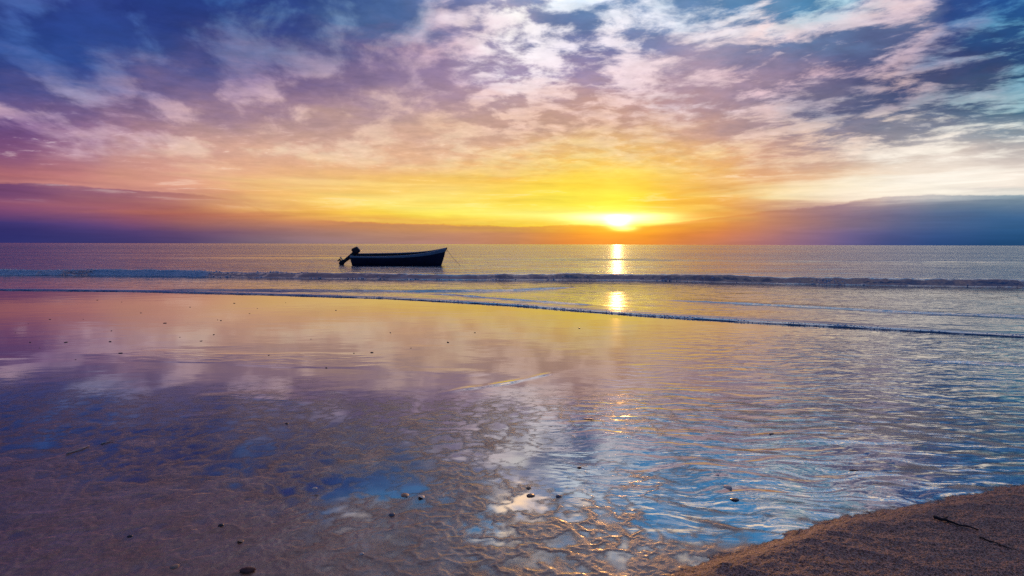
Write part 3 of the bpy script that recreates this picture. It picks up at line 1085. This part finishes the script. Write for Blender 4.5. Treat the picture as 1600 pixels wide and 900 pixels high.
    # mooring rope from the bow down into the water
    b = Vector((root.location.x + (L + 0.10)*sc_, yy, root.location.z + (sheer(1) - 0.20)*sc_))
    pts = []
    for i in range(25):
        t = i/24
        pts.append(b + Vector((0.95*t, -0.25*t, -(b.z + 0.05)*(0.62*t + 0.38*(1 - (1 - t)**2)))))
    vv, ff = [], []
    sweep(vv, ff, pts, 0.008, 6)
    o = mesh_object('mooring_rope', vv, ff, mat_plain('rope_fibre', (0.10, 0.08, 0.06), 0.8, 0.2, 0.3, 60.0))
    tag(o, 'thin slack rope hanging from the bow of the boat into the sea', 'rope')


build_boat()


# ------------------------------------------------------------------ foam: clots and bubbles nobody could count
def blob_cloud(name, P, Rd, mat, squash=0.7, seed=1):
    g = np.random.default_rng(seed)
    bm = bmesh.new()
    bmesh.ops.create_icosphere(bm, subdivisions=1, radius=1.0)
    bv = np.array([v.co[:] for v in bm.verts])
    bf = np.array([[v.index for v in f.verts] for f in bm.faces])
    bm.free()
    n = len(P)
    jit = 1 + 0.22*g.standard_normal((n, len(bv), 1))
    sc3 = Rd[:, None, None]*np.stack([1 + 0.5*g.random(n), 0.8 + 0.4*g.random(n), squash*(0.7 + 0.6*g.random(n))], -1)[:, None, :]
    V = (bv[None]*jit*sc3 + P[:, None, :]).reshape(-1, 3)
    Fc = (bf[None] + (np.arange(n)*len(bv))[:, None, None]).reshape(-1, 3)
    me = bpy.data.meshes.new(name)
    me.vertices.add(len(V))
    me.vertices.foreach_set('co', V.astype(np.float32).ravel())
    me.loops.add(Fc.size)
    me.loops.foreach_set('vertex_index', Fc.astype(np.int32).ravel())
    me.polygons.add(len(Fc))
    me.polygons.foreach_set('loop_start', np.arange(0, Fc.size, 3, dtype=np.int32))
    me.update(calc_edges=True)
    me.polygons.foreach_set('use_smooth', np.ones(len(Fc), dtype=bool))
    me.materials.append(mat)
    o = bpy.data.objects.new(name, me)
    C.objects.link(o)
    return o


def build_foam():
    white = mat_froth('sea_foam', (0.80, 0.84, 0.88), 0.2)
    g = np.random.default_rng(4)
    # torn crest and face of the breaker
    n = 42000
    x = g.uniform(-34, 34, n)
    dt = np.abs(g.normal(0, 1, n))*0.17 + np.where(g.random(n) < 0.5, 0.0, 0.30)
    y = along(TOE, x) + dt - 0.08
    z, dw, dtt, face, _ = sea_height(x, y)
    patch = fbm(x*0.9, y*2.0, 4) + 0.6*fbm(x*0.3 + 6, 0*x, 4) + 0.75*sstep(-8, -18, x)
    keep = (patch + 0.30*g.standard_normal(n) > 0.66) & (face > 0.1) & ((dt < 0.22) | (x < -7))
    r = g.uniform(0.008, 0.024, n)*np.where(g.random(n) < 0.06, 1.6, 1.0)
    P = np.stack([x, y, z + r*0.2 + 0.03*np.maximum(0, g.normal(0, 0.35, n))*(dt > 0.25)], -1)
    P, rr = P[keep], r[keep]
    # froth sliding on the water behind the wash edge and in front of the breaker
    n = 16000
    x = g.uniform(-24, 24, n)
    q = g.random(n)
    y = along(WASH, x) + np.where(q < 0.8, np.abs(g.normal(0, 0.07, n)) + 0.02, 0)
    y = y + ragged_edge(x, y)
    y = np.where(q < 0.8, y, along(TOE, x) - np.abs(g.normal(0, 0.35, n)))
    z = sea_height(x, y)[0]
    keep = fbm(x*1.3 + 8, y*0.6, 4) + 0.3*g.standard_normal(n) > 0.22
    r = g.uniform(0.004, 0.011, n)
    P = np.concatenate([P, np.stack([x, y, z + 0.001], -1)[keep]])
    rr = np.concatenate([rr, r[keep]])
    o = blob_cloud('foam', P, rr, white, 0.75, 9)
    tag(o, 'broken white and blue foam along the small breaking wave and the wash edge', 'foam', kind='stuff')


build_foam()


# ------------------------------------------------------------------ stones, shells and twigs on the flat
def level(x, y):
    z = sand_height(np.array([[x]]), np.array([[y]]))[0][0, 0]
    return max(float(z), -0.004)


def stone_mesh(seed, size, mat):
    g = random.Random(seed)
    bm = bmesh.new()
    bmesh.ops.create_icosphere(bm, subdivisions=3, radius=1.0)
    off = Vector((g.random()*9, g.random()*9, g.random()*9))
    from mathutils import noise as mn
    for v in bm.verts:
        k = 1 + 0.30*mn.noise(v.co*0.9 + off) + 0.10*mn.noise(v.co*2.6 + off)
        v.co = Vector((v.co.x*size[0]*k, v.co.y*size[1]*k, v.co.z*size[2]*k))
    me = bpy.data.meshes.new('stone')
    bm.to_mesh(me)
    bm.free()
    for p in me.polygons:
        p.use_smooth = True
    me.materials.append(mat)
    return me


def shell_mesh(seed, size, mat):
    """a cockle valve lying hollow side down: fan outline, ribs, a beak"""
    nr, na = 12, 48
    v, f = [Vector((0, -0.92*size, 0.34*size))], []
    for i in range(1, nr + 1):
        t = i/nr
        for k in range(na):
            a = 2*math.pi*k/na
            rib = 1 + 0.035*math.cos(a*18)*t
            x = math.sin(a)*t*1.05*rib
            y = -0.92 + (1 - math.cos(a))*t*0.96*rib
            z = 0.52*(1 - (t**2.2)) + 0.05*math.cos(a*18)*t*(1 - 0.6*t)
            z *= 0.75 + 0.25*math.cos(a)*-1
            v.append(Vector((x*size, y*size, max(z, 0)*size)))
    for k in range(na):
        f.append((0, 1 + k, 1 + (k + 1) % na))
    for i in range(nr - 1):
        for k in range(na):
            q, w = 1 + i*na + k, 1 + i*na + (k + 1) % na
            f.append((q, q + na, w + na, w))
    me = bpy.data.meshes.new('shell')
    me.from_pydata([tuple(p) for p in v], [], f)
    me.update()
    for p in me.polygons:
        p.use_smooth = True
    me.materials.append(mat)
    return me


def place(name, me, px, py, rot, label, cat, group=None, sink=0.0, tilt=(0, 0)):
    o = bpy.data.objects.new(name, me)
    C.objects.link(o)
    p = ground_at(px, py)
    o.location = (p[0], p[1], level(p[0], p[1]) + sink)
    o.rotation_euler = (tilt[0], tilt[1], rot)
    tag(o, label, cat, group)
    return o


def build_flotsam():
    cream = mat_plain('cream_shell', (0.70, 0.57, 0.45), 0.5, 0.4, 0.15, 40.0)
    tan = mat_plain('tan_shell', (0.42, 0.24, 0.15), 0.5, 0.4, 0.3, 40.0)
    brown = mat_plain('brown_stone', (0.13, 0.068, 0.048), 0.35, 0.5, 0.4, 50.0)
    dark = mat_plain('dark_stone', (0.060, 0.045, 0.042), 0.35, 0.5, 0.4, 50.0)
    rust = mat_plain('rust_red_stone', (0.20, 0.055, 0.030), 0.4, 0.5, 0.3, 50.0)
    grey = mat_plain('grey_stone', (0.20, 0.17, 0.17), 0.4, 0.5, 0.3, 50.0)
    bark = mat_plain('wet_bark', (0.030, 0.020, 0.018), 0.6, 0.3, 0.4, 60.0)
    bleached = mat_plain('bleached_stick', (0.55, 0.38, 0.31), 0.6, 0.3, 0.3, 60.0)
    S, T = stone_mesh, shell_mesh
    place('shell', T(1, 0.026, cream), 1138, 761, 0.5, 'largest pale cream shell, lying in the blue pool left of the sand bank', 'shell', tilt=(0.15, 0.1))
    place('stone', S(2, (0.030, 0.022, 0.012), dark), 1148, 781, 0.2, 'dark flat stone just below the pale cream shell', 'stone')
    place('stone', S(3, (0.030, 0.022, 0.012), brown), 829, 775, 0.3, 'brown oval stone standing in the golden reflection', 'stone')
    place('stone', S(4, (0.018, 0.014, 0.009), brown), 826, 763, 0.9, 'small brown stone just behind the oval stone in the golden reflection', 'stone')
    place('stone', S(5, (0.017, 0.014, 0.012), rust), 905, 731, 0.3, 'orange pebble on the blue water near the middle of the pools', 'pebble')
    place('stone', S(6, (0.052, 0.014, 0.008), rust), 919, 655, -0.25, 'long flat red brown chip on the rippled water below the sun', 'chip')
    place('stone', S(7, (0.034, 0.012, 0.010), rust), 1334, 735, -0.1, 'rust red chip on the purple water above the sand bank', 'chip')
    place('stone', S(8, (0.024, 0.018, 0.008), tan), 1205, 678, 0.4, 'small tan chip on the rippled water right of centre', 'chip')
    place('shell', T(9, 0.017, tan), 376, 846, 2.2, 'brown shell with a dark hollow on the damp sand at lower left', 'shell', tilt=(0.5, 0.2))
    place('stone', S(10, (0.032, 0.016, 0.014), rust), 386, 893, 0.1, 'orange brown stone at the bottom edge of the view', 'stone', sink=0.004)
    place('stone', S(11, (0.020, 0.015, 0.009), tan), 273, 886, 0.1, 'tan pebble pressed into the brown sand near the bottom left', 'pebble')
    place('stone', S(12, (0.012, 0.009, 0.008), dark), 203, 838, 0.1, 'small black pebble alone on the brown sand at far lower left', 'pebble')
    place('shell', T(13, 0.011, cream), 565, 866, 1.0, 'tiny white shell on the brown ripples at bottom centre left', 'shell')
    place('shell', T(14, 0.017, cream), 492, 763, 1.0, 'upper of two whitish shells beside the left blue pool', 'shell', tilt=(0.2, 0))
    place('shell', T(15, 0.012, tan), 494, 774, 2.0, 'lower of two whitish shells beside the left blue pool', 'shell')
    place('shell', T(16, 0.026, tan), 634, 774, 0.4, 'tan shell at the right end of the left blue pool', 'shell', tilt=(0.25, 0.2))
    place('shell', T(17, 0.022, cream), 659, 777, 2.6, 'cream shell fragment right of the tan shell in the left pool', 'shell', tilt=(0.5, -0.2))
    place('stone', S(18, (0.016, 0.013, 0.010), grey), 612, 805, 0.4, 'grey pebble at the lower edge of the left blue pool', 'pebble')
    place('stone', S(19, (0.016, 0.012, 0.010), grey), 872, 776, 0.4, 'grey pebble right of the brown oval stone', 'pebble')
    place('shell', T(20, 0.016, cream), 1120, 742, 0.9, 'small cream shell up and left of the largest pale shell', 'shell')
    place('stone', S(21, (0.020, 0.012, 0.006), cream), 1353, 791, 0.3, 'pale sliver of shell at the water side of the sand bank', 'shell')
    place('stone', S(22, (0.013, 0.010, 0.008), brown), 448, 662, 0.2, 'brown pebble on the smooth wet sand left of centre', 'pebble')
    place('stone', S(23, (0.013, 0.010, 0.009), dark), 345, 822, 0.2, 'dark pebble up and left of the brown hollow shell', 'pebble')
    # dark specks scattered over the mirror sand
    meshes = [S(100 + k, (0.026 + 0.006*(k % 3), 0.018, 0.013), dark) for k in range(5)]
    spots = [(44, 506), (78, 499), (103, 535), (130, 499), (174, 517), (172, 534), (190, 472), (152, 469), (297, 480), (340, 500), (345, 501), (281, 527),
             (314, 533), (334, 523), (62, 544), (47, 535), (366, 474), (390, 490), (402, 482), (525, 485), (446, 473), (581, 551), (642, 544), (553, 552),
             (905, 513), (24, 520), (220, 489), (258, 505), (486, 530), (610, 520), (700, 535), (742, 520), (188, 552), (118, 562), (420, 555), (510, 575)]
    for k, (a, b) in enumerate(spots):
        o = place('shell_fragment', meshes[k % 5], a, b, 0.6*k, 'tiny dark shell fragment on the smooth mirror of wet sand', 'shell fragment',
                  'tiny dark fragments strewn over the wet sand', sink=0.004)
        q = 0.35 + 0.5*((k*37) % 11)/11
        o.scale = (q, q, q)

    def twig(path, r0, r1, mat, label, side=None):
        pts = []
        for a, b, h in path:
            c = ground_at(a, b)
            pts.append(Vector((c[0], c[1], level(c[0], c[1]) + h)))
        full = []
        for i in range(len(pts) - 1):
            for j in range(6):
                full.append(pts[i].lerp(pts[i+1], j/6))
        full.append(pts[-1])
        for i, p in enumerate(full):
            p.z += 0.0015*math.sin(i*1.3)
            p.y += 0.004*math.sin(i*0.9)
        rad = [r0 + (r1 - r0)*i/(len(full) - 1) for i in range(len(full))]
        vv, ff = [], []
        sweep(vv, ff, full, rad, 8)
        if side:
            i0, d = side
            sweep(vv, ff, [full[i0], full[i0] + Vector(d)*0.5 + Vector((0, 0, 0.003)), full[i0] + Vector(d)], [r0*0.6, r0*0.45, r1*0.4], 6)
        me = mesh_object('twig', vv, ff, mat)
        tag(me, label, 'twig')
    twig([(1458, 820, 0.010), (1476, 825, 0.010), (1492, 830, 0.009), (1528, 838, 0.006)], 0.009, 0.003, bark, 'dark wet twig lying on the sand bank at lower right', (5, (0.05, 0.03, 0.004)))
    twig([(1530, 850, 0.004), (1552, 860, 0.006), (1580, 870, 0.004)], 0.004, 0.002, bark, 'thin dark stem below the wet twig on the sand bank')
    twig([(104, 710, 0.004), (128, 702, 0.006), (140, 697, 0.004)], 0.005, 0.003, bleached, 'longer pale stick on the purple wet sand at left')
    twig([(158, 694, 0.004), (166, 692, 0.006), (178, 689, 0.004)], 0.005, 0.002, bleached, 'short pale stick right of the longer pale stick')


build_flotsam()
